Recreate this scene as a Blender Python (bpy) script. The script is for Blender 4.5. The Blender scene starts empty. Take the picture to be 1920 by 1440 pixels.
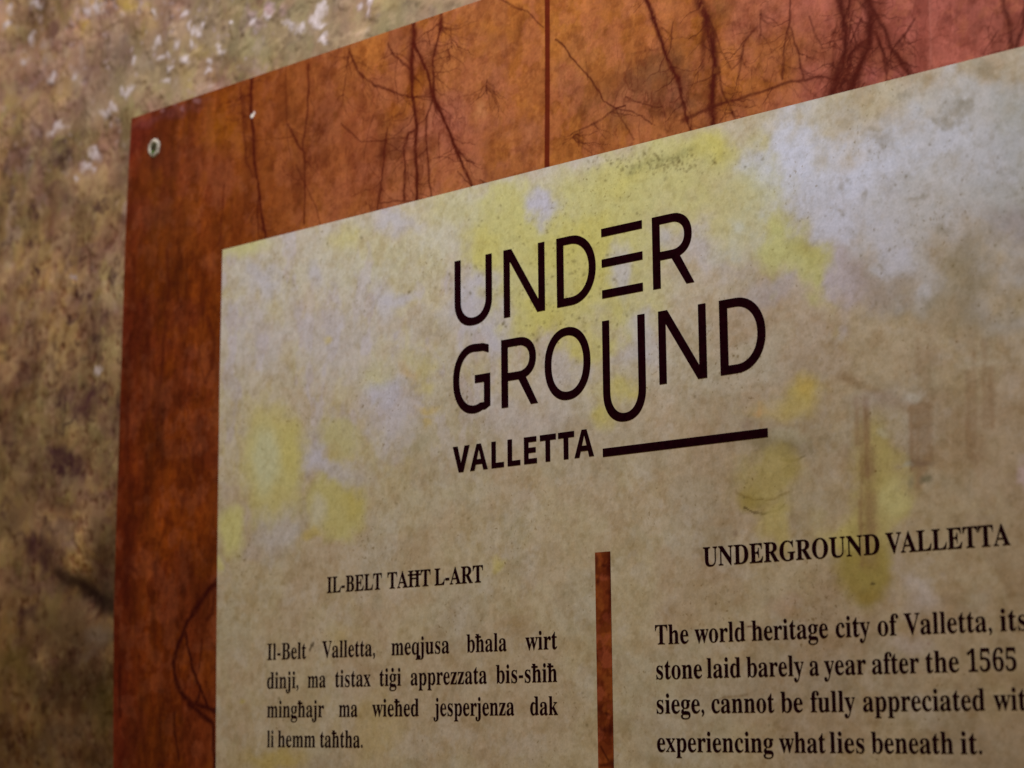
import bpy, math, random
import numpy as np
from mathutils import Matrix, Vector

# ------------------------------------------------------------------ camera
FPX = 3645.5                                     # focal length in photo pixels (1920 wide)
ax, ay, az = -0.1696449, 0.730548, -0.00827668
ca, sa, cb, sb, cg, sg = math.cos(ax), math.sin(ax), math.cos(ay), math.sin(ay), math.cos(az), math.sin(az)
Rx = np.array([[1, 0, 0], [0, ca, -sa], [0, sa, ca]])
Ry = np.array([[cb, 0, sb], [0, 1, 0], [-sb, 0, cb]])
Rz = np.array([[cg, -sg, 0], [sg, cg, 0], [0, 0, 1]])
CW = np.array([[1, 0, 0], [0, 0, 1], [0, -1, 0]]) @ (Rz @ Rx @ Ry).T
CAM = np.array([0.85500866, -0.95435204, 1.28051794])
S = bpy.context.scene
COL = S.collection
cd = bpy.data.cameras.new('camera')
co = bpy.data.objects.new('camera', cd)
COL.objects.link(co)
S.camera = co
cd.sensor_width = 36.0
cd.lens = FPX / 1920 * 36
cd.clip_start, cd.clip_end = 0.05, 50
co.matrix_world = Matrix(((CW[0, 0], -CW[0, 1], -CW[0, 2], CAM[0]),
                          (CW[1, 0], -CW[1, 1], -CW[1, 2], CAM[1]),
                          (CW[2, 0], -CW[2, 1], -CW[2, 2], CAM[2]), (0, 0, 0, 1)))
cd.dof.use_dof = True
cd.dof.focus_distance = 1.235
cd.dof.aperture_fstop = 7.0

# ------------------------------------------------------------------ light
S.view_settings.view_transform = 'Standard'
S.view_settings.look = 'None'
S.view_settings.exposure = 0.0
S.view_settings.gamma = 1.0
W = bpy.data.worlds.new('World')
S.world = W
W.use_nodes = True
bg = W.node_tree.nodes['Background']
bg.inputs[0].default_value = (1.0, 0.72, 0.36, 1)   # dim warm light from the rest of the place
bg.inputs[1].default_value = 0.20
ld = bpy.data.lights.new('lamp', 'AREA')
ld.shape = 'DISK'
ld.size = 0.16
ld.energy = 13.6
ld.color = (0.86, 0.90, 1.0)
lo = bpy.data.objects.new('lamp', ld)
COL.objects.link(lo)
lo.location = (0.06, -0.62, 2.50)
lo.rotation_euler = (Vector((0.0, 0.0, 1.55)) - Vector(lo.location)).to_track_quat('-Z', 'Y').to_euler()


# ------------------------------------------------------------------ helpers
def P(x, y, Y=0.0):
    """the point of the plane y = Y that was measured at photo position x, y"""
    d = CW @ np.array([x - 960.0, y - 720.0, FPX])
    t = (Y - CAM[1]) / d[1]
    p = CAM + d * t
    return float(p[0]), float(p[2])


def lin(c):
    return tuple(((v / 255 + 0.055) / 1.055) ** 2.4 if v > 10 else v / 255 / 12.92 for v in c)


def tag(o, label=None, cat=None, kind=None, group=None):
    if label: o['label'] = label
    if cat: o['category'] = cat
    if kind: o['kind'] = kind
    if group: o['group'] = group
    return o


def link(name, me, mat=None, parent=None):
    o = bpy.data.objects.new(name, me)
    COL.objects.link(o)
    if mat is not None and me is not None:
        me.materials.append(mat)
    if parent is not None:
        o.parent = parent
        o.matrix_parent_inverse = Matrix.Translation(-Vector(world_loc(parent)))
    return o


def world_loc(o):
    return o.get('_loc') or tuple(o.location)


def mesh_np(name, V, F, smooth=False):
    me = bpy.data.meshes.new(name)
    V = np.asarray(V, dtype=np.float32)
    F = np.asarray(F, dtype=np.int32)
    me.vertices.add(len(V))
    me.vertices.foreach_set('co', V.ravel())
    n = F.shape[1]
    me.loops.add(F.size)
    me.loops.foreach_set('vertex_index', F.ravel())
    me.polygons.add(len(F))
    me.polygons.foreach_set('loop_start', np.arange(0, F.size, n, dtype=np.int32))
    me.update(calc_edges=True)
    if smooth:
        me.polygons.foreach_set('use_smooth', np.ones(len(F), dtype=bool))
    return me


def set_color(me, rgb):
    a = me.color_attributes.new('print', 'FLOAT_COLOR', 'POINT')
    c = np.ones((len(rgb), 4), dtype=np.float32)
    c[:, :3] = rgb
    a.data.foreach_set('color', c.ravel())


def grid_faces(nx, nz, off=0):
    i = np.arange(nx - 1)[None, :] + nx * np.arange(nz - 1)[:, None]
    i = i.ravel() + off
    return np.stack([i, i + 1, i + 1 + nx, i + nx], 1)


# value noise in millimetres on the surfaces themselves
def vnoise(x, z, seed):
    rs = np.random.RandomState(seed)
    T = rs.rand(256, 256).astype(np.float32)
    xi = np.floor(x).astype(np.int64); zi = np.floor(z).astype(np.int64)
    fx = (x - xi).astype(np.float32); fz = (z - zi).astype(np.float32)
    fx = fx * fx * fx * (fx * (fx * 6 - 15) + 10); fz = fz * fz * fz * (fz * (fz * 6 - 15) + 10)
    a = T[zi & 255, xi & 255]; b = T[zi & 255, (xi + 1) & 255]
    c = T[(zi + 1) & 255, xi & 255]; d = T[(zi + 1) & 255, (xi + 1) & 255]
    return (a * (1 - fx) + b * fx) * (1 - fz) + (c * (1 - fx) + d * fx) * fz


def fbm(x, z, scale, seed, octv=5, sx=1.0, gain=0.55):
    """about 0..1, mean 0.5; scale in mm, sx > 1 squeezes sideways (vertical streaks)"""
    out = 0.0; amp = 1.0; tot = 0.0
    u, v = x * sx / scale + seed * 7.31, z / scale + seed * 3.17
    for k in range(octv):
        out = out + amp * vnoise(u, v, seed * 31 + k)
        tot += amp; amp *= gain
        u, v = (u * 0.8 - v * 0.6) * 2.03 if sx == 1.0 else u * 2.07 + 5.2, (u * 0.6 + v * 0.8) * 2.03 if sx == 1.0 else v * 2.03 + 1.7
    return out / tot


def sstep(a, b, x):
    t = np.clip((x - a) / (b - a), 0, 1)
    return t * t * (3 - 2 * t)


class Paint:
    """colours printed on (or worn into) a surface, worked out in mm on the surface itself"""
    def __init__(self, X, Z, Y=0.0):
        self.x = (X * 1000).astype(np.float64); self.z = (Z * 1000).astype(np.float64)
        self.Y = Y
        self.c = np.zeros((len(X), 3), dtype=np.float64)
        self.pale = 0.0
        self.rag = fbm(self.x, self.z, 4.5, 95, 4, gain=0.6)
        self.w1 = fbm(self.x, self.z, 11, 91, 5) - 0.5
        self.w2 = fbm(self.x, self.z, 11, 92, 5) - 0.5
        self.b1 = 0.8 * (fbm(self.x, self.z, 38, 93, 3) - 0.5) + 0.35 * self.w1
        self.b2 = 0.8 * (fbm(self.x, self.z, 38, 94, 3) - 0.5) + 0.35 * self.w2

    def mix(self, m, col, idx=None):
        col = np.array(lin(col))
        if idx is None:
            self.c += (col - self.c) * m[:, None]
        else:
            self.c[idx] += (col - self.c[idx]) * m[:, None]

    def mul(self, m, f, idx=None):
        f = np.array(f)
        if idx is None:
            self.c *= 1 - m[:, None] * (1 - f)
        else:
            self.c[idx] *= 1 - m[:, None] * (1 - f)

    def frame(self, px, py):
        cx, cz = P(px, py, self.Y)
        ex = P(px + 1, py, self.Y); ey = P(px, py + 1, self.Y)
        J = np.array([[ex[0] - cx, ey[0] - cx], [ex[1] - cz, ey[1] - cz]]) * 1000
        return cx * 1000, cz * 1000, np.linalg.inv(J)

    def blob(self, px, py, rx, ry, col, a=1.0, soft=0.5, rough=0.5, mul=False, ang=0.0):
        cx, cz, Ji = self.frame(px, py)
        R = max(rx, ry) * 1.9
        idx = np.nonzero((np.abs(self.x - cx) < R * 0.62) & (np.abs(self.z - cz) < R * 0.62))[0]
        if len(idx) == 0: return
        s = min(rx, ry)
        wa, wb = (self.b1, self.b2) if s > 14 else (self.w1, self.w2)
        dx = self.x[idx] - cx + wa[idx] * s * rough * 1.1
        dz = self.z[idx] - cz + wb[idx] * s * rough * 1.1
        u = Ji[0, 0] * dx + Ji[0, 1] * dz; v = Ji[1, 0] * dx + Ji[1, 1] * dz
        if self.pale and not mul:
            col = (col[0] - 4, col[1] + 1, col[2] + (col[0] - col[2]) * self.pale)
        c, sn = math.cos(ang), math.sin(ang)
        u, v = u * c + v * sn, -u * sn + v * c
        d = np.sqrt((u / rx) ** 2 + (v / ry) ** 2)
        m = sstep(1 + soft * 0.6, 1 - soft, d) * a
        (self.mul if mul else self.mix)(m, col, idx)

    def stroke(self, pts, w, col, a=1.0, mul=False, taper=1.0, wob=1.0, soft=0.6):
        q = np.array([P(x, y, self.Y) for x, y in pts]) * 1000
        k = 0.37
        w = w * k * 0.5
        lo_, hi_ = q.min(0) - w * 3 - 4, q.max(0) + w * 3 + 4
        idx = np.nonzero((self.x > lo_[0]) & (self.x < hi_[0]) & (self.z > lo_[1]) & (self.z < hi_[1]))[0]
        if len(idx) == 0: return
        X = self.x[idx] + self.w1[idx] * 3.0 * wob; Z = self.z[idx] + self.w2[idx] * 3.0 * wob
        best = np.full(len(idx), 1e9)
        n = len(q) - 1
        for i in range(n):
            a0, b0 = q[i], q[i + 1]
            ab = b0 - a0; L = ab @ ab + 1e-9
            t = np.clip(((X - a0[0]) * ab[0] + (Z - a0[1]) * ab[1]) / L, 0, 1)
            ww = w * (1 + (taper - 1) * (i + t) / n)
            d = np.hypot(X - a0[0] - ab[0] * t, Z - a0[1] - ab[1] * t) / ww
            best = np.minimum(best, d)
        m = sstep(1 + soft, 1 - soft, best + (self.rag[idx] - 0.5) * 1.6 * min(1.0, wob)) * a
        if wob > 0.7: m = m * np.clip(0.35 + 1.3 * self.rag[idx], 0, 1)
        (self.mul if mul else self.mix)(m, col, idx)


# ------------------------------------------------------------------ materials
def mat_print(name, rough=0.5, fine=0.10, speck=0.0, scale=260.0, bump=0.0, bscale=900.0, spec=0.3, mottle=0.0):
    m = bpy.data.materials.new(name)
    m.use_nodes = True
    nt = m.node_tree; N = nt.nodes; L = nt.links
    b = N['Principled BSDF']
    b.inputs['Roughness'].default_value = rough
    b.inputs['Specular IOR Level'].default_value = spec
    at = N.new('ShaderNodeAttribute'); at.attribute_name = 'print'
    tc = N.new('ShaderNodeTexCoord')
    n1 = N.new('ShaderNodeTexNoise'); n1.inputs['Scale'].default_value = scale
    n1.inputs['Detail'].default_value = 5; n1.inputs['Roughness'].default_value = 0.65
    L.new(tc.outputs['Object'], n1.inputs['Vector'])
    mr = N.new('ShaderNodeMapRange')
    mr.inputs['From Min'].default_value = 0.3; mr.inputs['From Max'].default_value = 0.7
    mr.inputs['To Min'].default_value = 1 - fine; mr.inputs['To Max'].default_value = 1 + fine
    L.new(n1.outputs['Fac'], mr.inputs['Value'])
    vm = N.new('ShaderNodeVectorMath'); vm.operation = 'SCALE'
    L.new(at.outputs['Color'], vm.inputs[0]); L.new(mr.outputs['Result'], vm.inputs['Scale'])
    last = vm.outputs[0]
    if mottle:
        n4 = N.new('ShaderNodeTexNoise'); n4.inputs['Scale'].default_value = scale * 0.3
        n4.inputs['Detail'].default_value = 6; n4.inputs['Roughness'].default_value = 0.7
        L.new(tc.outputs['Object'], n4.inputs['Vector'])
        r4 = N.new('ShaderNodeValToRGB')
        r4.color_ramp.elements[0].position = 0.36; r4.color_ramp.elements[1].position = 0.64
        r4.color_ramp.elements[0].color = (1 - mottle, 1 - mottle * 0.85, 1 - mottle * 0.9, 1)
        r4.color_ramp.elements[1].color = (1 + mottle * 0.6, 1 + mottle * 0.6, 1 + mottle * 0.6, 1)
        L.new(n4.outputs['Fac'], r4.inputs['Fac'])
        v4 = N.new('ShaderNodeVectorMath'); v4.operation = 'MULTIPLY'
        L.new(last, v4.inputs[0]); L.new(r4.outputs['Color'], v4.inputs[1])
        last = v4.outputs[0]
    if speck:
        n2 = N.new('ShaderNodeTexNoise'); n2.inputs['Scale'].default_value = 330
        n2.inputs['Detail'].default_value = 2; n2.inputs['Roughness'].default_value = 0.5
        n3 = N.new('ShaderNodeTexNoise'); n3.inputs['Scale'].default_value = 19
        n3.inputs['Detail'].default_value = 3
        L.new(tc.outputs['Object'], n2.inputs['Vector']); L.new(tc.outputs['Object'], n3.inputs['Vector'])
        ad = N.new('ShaderNodeMath'); ad.operation = 'MULTIPLY_ADD'; ad.inputs[1].default_value = 0.45
        L.new(n3.outputs['Fac'], ad.inputs[0]); L.new(n2.outputs['Fac'], ad.inputs[2])
        r2 = N.new('ShaderNodeMapRange'); r2.inputs['From Min'].default_value = 0.90
        r2.inputs['From Max'].default_value = 1.02; r2.inputs['To Max'].default_value = speck
        L.new(ad.outputs[0], r2.inputs['Value'])
        mx = N.new('ShaderNodeMix'); mx.data_type = 'RGBA'; mx.blend_type = 'MULTIPLY'
        L.new(r2.outputs['Result'], mx.inputs['Factor']); L.new(last, mx.inputs[6])
        mx.inputs[7].default_value = (0.42, 0.33, 0.16, 1)
        last = mx.outputs[2]
    L.new(last, b.inputs['Base Color'])
    if bump:
        nb = N.new('ShaderNodeTexNoise'); nb.inputs['Scale'].default_value = bscale
        nb.inputs['Detail'].default_value = 4
        L.new(tc.outputs['Object'], nb.inputs['Vector'])
        bp = N.new('ShaderNodeBump'); bp.inputs['Strength'].default_value = 1.0
        bp.inputs['Distance'].default_value = bump
        L.new(nb.outputs['Fac'], bp.inputs['Height']); L.new(bp.outputs['Normal'], b.inputs['Normal'])
    return m


def mat_flat(name, col, rough=0.5, metal=0.0, vary=0.2, scale=300, spec=0.5):
    m = bpy.data.materials.new(name)
    m.use_nodes = True
    nt = m.node_tree; N = nt.nodes; L = nt.links
    b = N['Principled BSDF']
    b.inputs['Roughness'].default_value = rough
    b.inputs['Metallic'].default_value = metal
    b.inputs['Specular IOR Level'].default_value = spec
    tc = N.new('ShaderNodeTexCoord')
    n1 = N.new('ShaderNodeTexNoise'); n1.inputs['Scale'].default_value = scale
    n1.inputs['Detail'].default_value = 4
    L.new(tc.outputs['Object'], n1.inputs['Vector'])
    r = N.new('ShaderNodeValToRGB')
    c = lin(col)
    r.color_ramp.elements[0].position = 0.35; r.color_ramp.elements[1].position = 0.65
    r.color_ramp.elements[0].color = (c[0] * (1 - vary), c[1] * (1 - vary), c[2] * (1 - vary), 1)
    r.color_ramp.elements[1].color = (c[0] * (1 + vary), c[1] * (1 + vary), c[2] * (1 + vary), 1)
    L.new(n1.outputs['Fac'], r.inputs['Fac']); L.new(r.outputs['Color'], b.inputs['Base Color'])
    return m


M_WALL = mat_print('rough stone wall', rough=0.95, fine=0.07, scale=420, bump=0.0002, bscale=300, spec=0.05, mottle=0.03)
M_BORDER = mat_print('printed rust photograph', rough=0.6, fine=0.12, scale=480, spec=0.05, mottle=0.12)
M_CREAM = mat_print('printed stained paper', rough=0.5, fine=0.085, speck=0.65, scale=620, spec=0.08, mottle=0.09)
M_INK = mat_flat('black maroon ink', (28, 4, 10), rough=0.9, vary=0.25, spec=0.0)
M_EDGE = mat_flat('board edge', (120, 105, 85), rough=0.6)
M_STEEL = mat_flat('dull zinc', (186, 176, 158), rough=0.7, metal=0.15, vary=0.35)
M_SCREW = mat_flat('dark screw steel', (96, 96, 70), rough=0.45, metal=0.6, vary=0.5)
M_GREEN = mat_flat('green corrosion', (84, 112, 30), rough=0.8, vary=0.3)

# ------------------------------------------------------------------ the wall
WY = 0.0085


def spaced(*segs):
    out = []
    for a, b, st in segs:
        n = max(1, int(round((b - a) / st)))
        out.append(np.linspace(a, b, n, endpoint=False))
    out.append(np.array([segs[-1][1]]))
    return np.concatenate(out)


def build_wall():
    xs = spaced((-1.7, -1.05, 0.012), (-1.05, -0.68, 0.005), (-0.68, -0.41, 0.001), (-0.41, 0.02, 0.0016), (0.02, 0.55, 0.012), (0.55, 1.0, 0.006), (1.0, 1.7, 0.012))
    zs = spaced((0.2, 0.9, 0.012), (0.9, 1.22, 0.005), (1.22, 1.96, 0.00145), (1.96, 2.3, 0.005), (2.3, 3.0, 0.012))
    X, Z = np.meshgrid(xs, zs)
    X = X.ravel(); Z = Z.ravel()
    p = Paint(X, Z, WY)
    x, z = p.x, p.z
    big = fbm(x, z, 85, 1, 4); mid = fbm(x, z, 20, 2, 5); fin = fbm(x, z, 6, 3, 4)
    big2 = fbm(x, z, 60, 4, 4); mid2 = fbm(x, z, 14, 5, 5); fin2 = fbm(x, z, 4.5, 6, 3)
    mid3 = fbm(x, z, 26, 7, 5)
    # ground colour: tan-olive plaster
    p.c[:] = lin((160, 130, 92))
    p.mix(sstep(0.42, 0.62, big) * 0.6, (150, 134, 98))
    p.mix(sstep(0.50, 0.62, mid) * 0.45, (166, 134, 98))
    p.mix(sstep(0.50, 0.60, mid3) * 0.35, (122, 106, 74))
    p.mix(sstep(0.53, 0.66, fbm(x, z, 30, 8, 5)) * 0.45, (142, 110, 104))   # purplish patches
    midm = sstep(1760, 1640, z)
    # photographed patches, upper wall
    p.blob(600, 60, 430, 130, (152, 140, 108), 0.45, 0.9, 0.9)
    p.blob(260, 190, 120, 60, (150, 138, 100), 0.6, 0.8, 0.9, ang=-0.35)
    for b in ((190, 90, 45, 75, 0.75), (150, 140, 60, 90, 0.5), (225, 150, 42, 55, 0.6), (70, 130, 40, 50, 0.35),
              (330, 95, 50, 70, 0.5), (405, 60, 30, 60, 0.35), (100, 55, 26, 30, 0.45), (300, 10, 60, 40, 0.5)):
        p.blob(b[0], b[1], b[2], b[3], (150, 112, 112), b[4], 0.9, 1.4)
    for b in ((192, 75, 9, 36), (196, 100, 8, 30), (118, 125, 9, 26), (100, 55, 10, 16), (172, 62, 12, 20), (215, 40, 18, 18)):
        p.blob(b[0], b[1], b[2], b[3], (104, 66, 66), 0.65, 0.9, 1.6)
    for b in ((157, 58, 15, 19, 0.95), (240, 20, 18, 40, 0.6), (262, 45, 22, 30, 0.65), (372, 95, 9, 26, 0.6),
              (385, 105, 7, 20, 0.6), (395, 140, 7, 16, 0.5), (352, 140, 16, 26, 0.3), (15, 300, 16, 24, 0.3)):
        p.blob(b[0], b[1], b[2], b[3], (176, 144, 62), b[4], 0.8, 1.2)
    for b in ((155, 110, 9, 36), (150, 150, 18, 26), (85, 235, 40, 22), (205, 100, 18, 36), (75, 250, 30, 22),
              (92, 252, 18, 14), (190, 195, 16, 20), (45, 110, 18, 16), (270, 120, 14, 26), (232, 60, 16, 26)):
        p.blob(b[0], b[1], b[2], b[3], (172, 148, 142), 0.6, 0.9, 1.6)
    p.blob(92, 257, 14, 8, (150, 92, 100), 0.6, 0.8, 1.0)
    # lilac crust in the upper part
    up = sstep(1500, 1800, z)
    p.mix(sstep(0.60, 0.72, fbm(x, z, 24, 11, 5)) * 0.5 * up, (178, 152, 150))
    # olive band hugging the board corner
    p.blob(228, 250, 22, 90, (158, 146, 104), 0.6, 0.9, 0.8)
    # purple-brown marks right part of the top
    for b in ((470, 30, 26, 34, 0.6), (535, 15, 24, 22, 0.8), (522, 62, 18, 12, 0.7), (500, 66, 10, 8, 0.9), (545, 70, 14, 9, 0.7),
              (565, 70, 10, 9, 0.6), (765, 8, 9, 9, 0.9), (775, 14, 10, 6, 0.5), (705, 35, 12, 9, 0.5), (680, 8, 12, 8, 0.6),
              (824, 12, 9, 9, 0.4), (418, 76, 5, 5, 0.8), (398, 48, 4, 4, 0.9), (420, 52, 5, 7, 0.8), (500, 82, 9, 4, 0.8),
              (712, 24, 12, 6, 0.4), (440, 112, 5, 7, 0.5), (380, 92, 4, 4, 0.5)):
        p.blob(b[0], b[1], b[2], b[3], (86, 60, 58), b[4], 0.9, 1.6)
    for b in ((472, 22, 12, 18, 0.6), (506, 18, 7, 20, 0.9), (530, 16, 8, 10, 0.5), (482, 44, 12, 8, 0.6), (697, 10, 6, 16, 0.8),
              (672, 16, 5, 8, 0.7), (366, 55, 12, 16, 0.5)):
        p.blob(b[0], b[1], b[2], b[3], (186, 152, 168), b[4], 0.8, 1.5)
    bm1 = fbm(x, z, 26, 31, 5, gain=0.5); bm2 = fbm(x, z, 20, 32, 4, gain=0.5); bm3 = fbm(x, z, 30, 33, 4, gain=0.5)
    p.mix(sstep(0.50, 0.66, bm1) * 0.50, (128, 92, 84))
    p.mix(sstep(0.50, 0.64, mid3) * sstep(0.46, 0.58, bm2) * 0.55, (96, 62, 62))
    p.mix(sstep(0.50, 0.62, fbm(x, z, 34, 35, 4)) * 0.45 * sstep(1690, 1780, z), (172, 132, 120))
    p.mix(sstep(0.51, 0.66, bm2) * 0.40, (176, 146, 112))
    p.mul(sstep(0.50, 0.66, bm3) * 0.45, (0.72, 0.62, 0.56))
    nA = fbm(x, z, 22, 36, 4, gain=0.5); nB = fbm(x, z, 60, 37, 4, gain=0.5)
    nC = fbm(x, z, 8, 38, 2, gain=0.5); nD = fbm(x, z, 11, 39, 2, gain=0.5)
    p.c *= np.exp((nA - 0.5) * 0.55 + (nB - 0.5) * 1.25 + 0.05)[:, None]
    p.mul(sstep(0.66, 0.82, nC) * 0.75 * (0.35 + 0.65 * midm), (0.62, 0.46, 0.48))
    p.mul(sstep(0.68, 0.84, nD) * 0.75 * (0.3 + 0.7 * midm), (0.58, 0.48, 0.44))
    p.mix(sstep(0.66, 0.84, fbm(x, z, 10, 40, 2)) * 0.35, (186, 156, 128))
    p.mul(sstep(0.47, 0.34, nA) * 0.50, (0.84, 0.68, 0.74))
    p.mul(sstep(0.50, 0.62, nA) * 0.40, (1.0, 0.98, 0.86))
    p.c *= np.array([1.11, 1.11, 1.00])
    p.blob(600, 70, 420, 110, (166, 154, 120), 0.40, 0.9, 0.8)
    p.blob(250, 150, 120, 60, (160, 146, 108), 0.45, 0.9, 0.8, ang=-0.35)
    rs = random.Random(5)
    # white salt flecks: measured ones, then a scatter in the same area
    fl = [(165, 18, 5, 8), (142, 145, 6, 6), (290, 22, 5, 5), (344, 24, 6, 6), (377, 43, 5, 5), (360, 52, 9, 7), (374, 58, 5, 5),
          (330, 80, 5, 8), (292, 78, 5, 9), (359, 82, 4, 8), (345, 113, 7, 5), (312, 105, 5, 5), (298, 108, 5, 5), (247, 117, 5, 6),
          (238, 167, 8, 8), (246, 162, 5, 5), (210, 198, 6, 6), (198, 212, 7, 9), (388, 117, 5, 6), (318, 126, 6, 6), (309, 150, 5, 5),
          (504, 33, 5, 5), (543, 42, 6, 9), (605, 12, 8, 10), (595, 28, 10, 12), (605, 44, 7, 7), (607, 75, 6, 6), (477, 40, 6, 6),
          (697, 8, 6, 12), (672, 14, 4, 5), (98, 144, 6, 6), (112, 232, 10, 7), (165, 315, 8, 8), (177, 288, 6, 9), (388, 135, 5, 5),
          (16, 45, 5, 6), (20, 18, 6, 6), (47, 113, 5, 6), (103, 247, 9, 8), (185, 690, 6, 6), (560, 52, 8, 8), (185, 14, 8, 8),
          (415, 92, 8, 6), (435, 43, 6, 5), (66, 6, 8, 6), (58, 75, 5, 9), (138, 522, 5, 5), (145, 340, 4, 4)]
    for a in fl:
        p.blob(a[0], a[1], a[2] * 1.2, a[3] * 1.2, (226, 210, 210), 0.80, 0.95, 2.0)
    for k in range(80):
        a, b = rs.gauss(310, 150), abs(rs.gauss(40, 75))
        r = rs.uniform(1.8, 5.0)
        p.blob(a, b, r, r * rs.uniform(0.8, 1.8), (190, 166, 168), rs.uniform(0.2, 0.6), 0.98, 2.0)
    for k in range(60):
        a, b = rs.uniform(0, 230), rs.uniform(0, 330)
        r = rs.uniform(2.0, 5.5)
        p.blob(a, b, r, r * rs.uniform(0.8, 1.8), (184, 158, 150), rs.uniform(0.2, 0.5), 0.98, 2.0)
    # lower wall: colour gets darker and browner towards the bottom and the left
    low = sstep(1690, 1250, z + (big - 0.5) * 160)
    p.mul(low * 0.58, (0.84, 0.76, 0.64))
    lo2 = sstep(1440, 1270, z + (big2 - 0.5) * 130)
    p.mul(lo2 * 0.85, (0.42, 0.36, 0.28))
    left = sstep(-520, -640, x + (mid - 0.5) * 60) * sstep(1900, 1500, z)
    p.mul(left * 0.35, (0.75, 0.68, 0.6))
    midm = sstep(1760, 1640, z)
    p.mul(sstep(0.52, 0.66, mid2) * 0.5 * midm, (0.60, 0.48, 0.48))
    p.mul(sstep(0.60, 0.74, fin) * 0.4 * midm, (0.5, 0.4, 0.4))
    p.mul(sstep(0.64, 0.76, fin2) * 0.2, (0.50, 0.42, 0.40))
    p.mix(sstep(0.55, 0.72, fbm(x, z, 9, 21, 4)) * 0.30 * midm, (142, 118, 84))
    # dark pits
    for k in range(110):
        a, b = rs.uniform(0, 236), rs.gauss(640, 190)
        r = rs.uniform(2.0, 6.5)
        p.blob(a, b, r, r * rs.uniform(0.9, 2.2), (78, 50, 44), rs.uniform(0.3, 0.8), 0.95, 3.5, ang=rs.uniform(-0.6, 0.6))
    for b in ((60, 455, 9, 7), (71, 505, 4, 8), (207, 525, 8, 12), (70, 505, 5, 9), (145, 552, 8, 12), (182, 635, 14, 6), (133, 598, 12, 9),
              (165, 738, 14, 20), (120, 760, 12, 16), (135, 795, 22, 14), (110, 850, 18, 18), (130, 880, 20, 14), (15, 940, 12, 10),
              (20, 365, 12, 12), (12, 380, 10, 7), (65, 400, 7, 12), (70, 650, 5, 16), (170, 560, 8, 12), (118, 872, 12, 22), (80, 975, 10, 8),
              (8, 975, 10, 14), (80, 1040, 26, 36), (40, 1010, 16, 12), (112, 305, 18, 16), (180, 385, 16, 10), (45, 1150, 26, 18)):
        p.blob(b[0], b[1], b[2], b[3], (66, 34, 42), 0.80, 0.95, 3.0)
    # the dark hollow beside the board and the paler stones under it
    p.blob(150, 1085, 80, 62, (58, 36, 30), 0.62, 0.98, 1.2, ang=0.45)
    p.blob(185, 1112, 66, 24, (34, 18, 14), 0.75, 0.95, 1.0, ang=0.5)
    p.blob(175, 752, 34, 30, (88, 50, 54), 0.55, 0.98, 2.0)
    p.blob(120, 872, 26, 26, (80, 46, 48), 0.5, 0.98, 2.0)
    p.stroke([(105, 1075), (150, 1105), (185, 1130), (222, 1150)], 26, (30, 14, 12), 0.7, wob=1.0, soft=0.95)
    p.blob(130, 1180, 100, 34, (96, 74, 48), 0.6, 0.9, 1.0, ang=0.3)
    p.blob(118, 1000, 30, 18, (140, 112, 92), 0.6, 0.9, 1.5)
    p.blob(130, 1018, 12, 12, (150, 122, 108), 0.6, 0.9, 1.2)
    p.blob(75, 1100, 30, 10, (128, 92, 78), 0.6, 0.9, 1.3, ang=-0.3)
    p.blob(190, 1190, 28, 20, (122, 104, 88), 0.7, 0.9, 1.2)
    p.blob(170, 1225, 28, 10, (116, 94, 78), 0.6, 0.9, 1.2, ang=-0.6)
    p.blob(120, 1360, 44, 44, (100, 78, 58), 0.6, 0.9, 1.6)
    p.blob(190, 1330, 26, 60, (84, 72, 30), 0.5, 0.9, 1.2)
    p.blob(30, 1250, 26, 50, (104, 84, 34), 0.6, 0.9, 1.5)
    p.blob(110, 1270, 90, 40, (56, 38, 20), 0.6, 0.9, 1.3)
    p.blob(180, 1420, 50, 30, (44, 28, 12), 0.6, 0.9, 1.3)
    p.blob(40, 960, 36, 60, (140, 112, 78), 0.5, 0.9, 1.6)
    # relief: gentle swells, lumps and pits
    lum = p.c.mean(1)
    h = (big - 0.5) * 5.0 + (nB - 0.5) * 3.0 + (mid - 0.5) * 0.9 + (nA - 0.5) * 1.2 - sstep(0.66, 0.82, nC) * 0.8
    h += (np.clip(lum, 0, 0.5) - 0.18) * 0.5
    hole = np.zeros_like(x)
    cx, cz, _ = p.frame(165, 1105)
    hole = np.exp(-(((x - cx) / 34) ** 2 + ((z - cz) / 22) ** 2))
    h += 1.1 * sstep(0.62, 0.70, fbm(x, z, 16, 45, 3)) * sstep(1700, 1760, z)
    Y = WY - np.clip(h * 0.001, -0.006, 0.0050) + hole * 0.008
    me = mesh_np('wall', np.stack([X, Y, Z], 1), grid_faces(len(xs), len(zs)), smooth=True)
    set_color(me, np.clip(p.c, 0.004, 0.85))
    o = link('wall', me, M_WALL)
    tag(o, kind='structure')
    return o


build_wall()

# ------------------------------------------------------------------ the board
TOPZ, LEFT, RIGHT, BOT = 1.7765, -0.4245, 0.56, 0.62
CT, CL, CR, CB = 1.6432, -0.3015, 0.437, 0.75
edge_o = sorted((P(a, b)[1], P(a, b)[0]) for a, b in ((246.5, 222), (239, 350), (233.6, 480), (227, 700), (218.5, 960), (213, 1160), (212.5, 1440)))
edge_i = sorted((P(a, b)[1], P(a, b)[0]) for a, b in ((417.6, 468.5), (415.5, 560), (412.3, 700), (408.8, 960), (406.3, 1200), (405, 1440)))


def ex_out(z): return np.interp(z, [e[0] for e in edge_o], [e[1] for e in edge_o])
def ex_in(z): return np.interp(z, [e[0] for e in edge_i], [e[1] for e in edge_i])


board = bpy.data.objects.new('information_board', None)
COL.objects.link(board)
board.location = (0.0, 0.0, BOT)
board.empty_display_size = 0.1
tag(board, 'large rust and cream printed information board fixed flat on the rough stone wall', 'sign')


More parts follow.
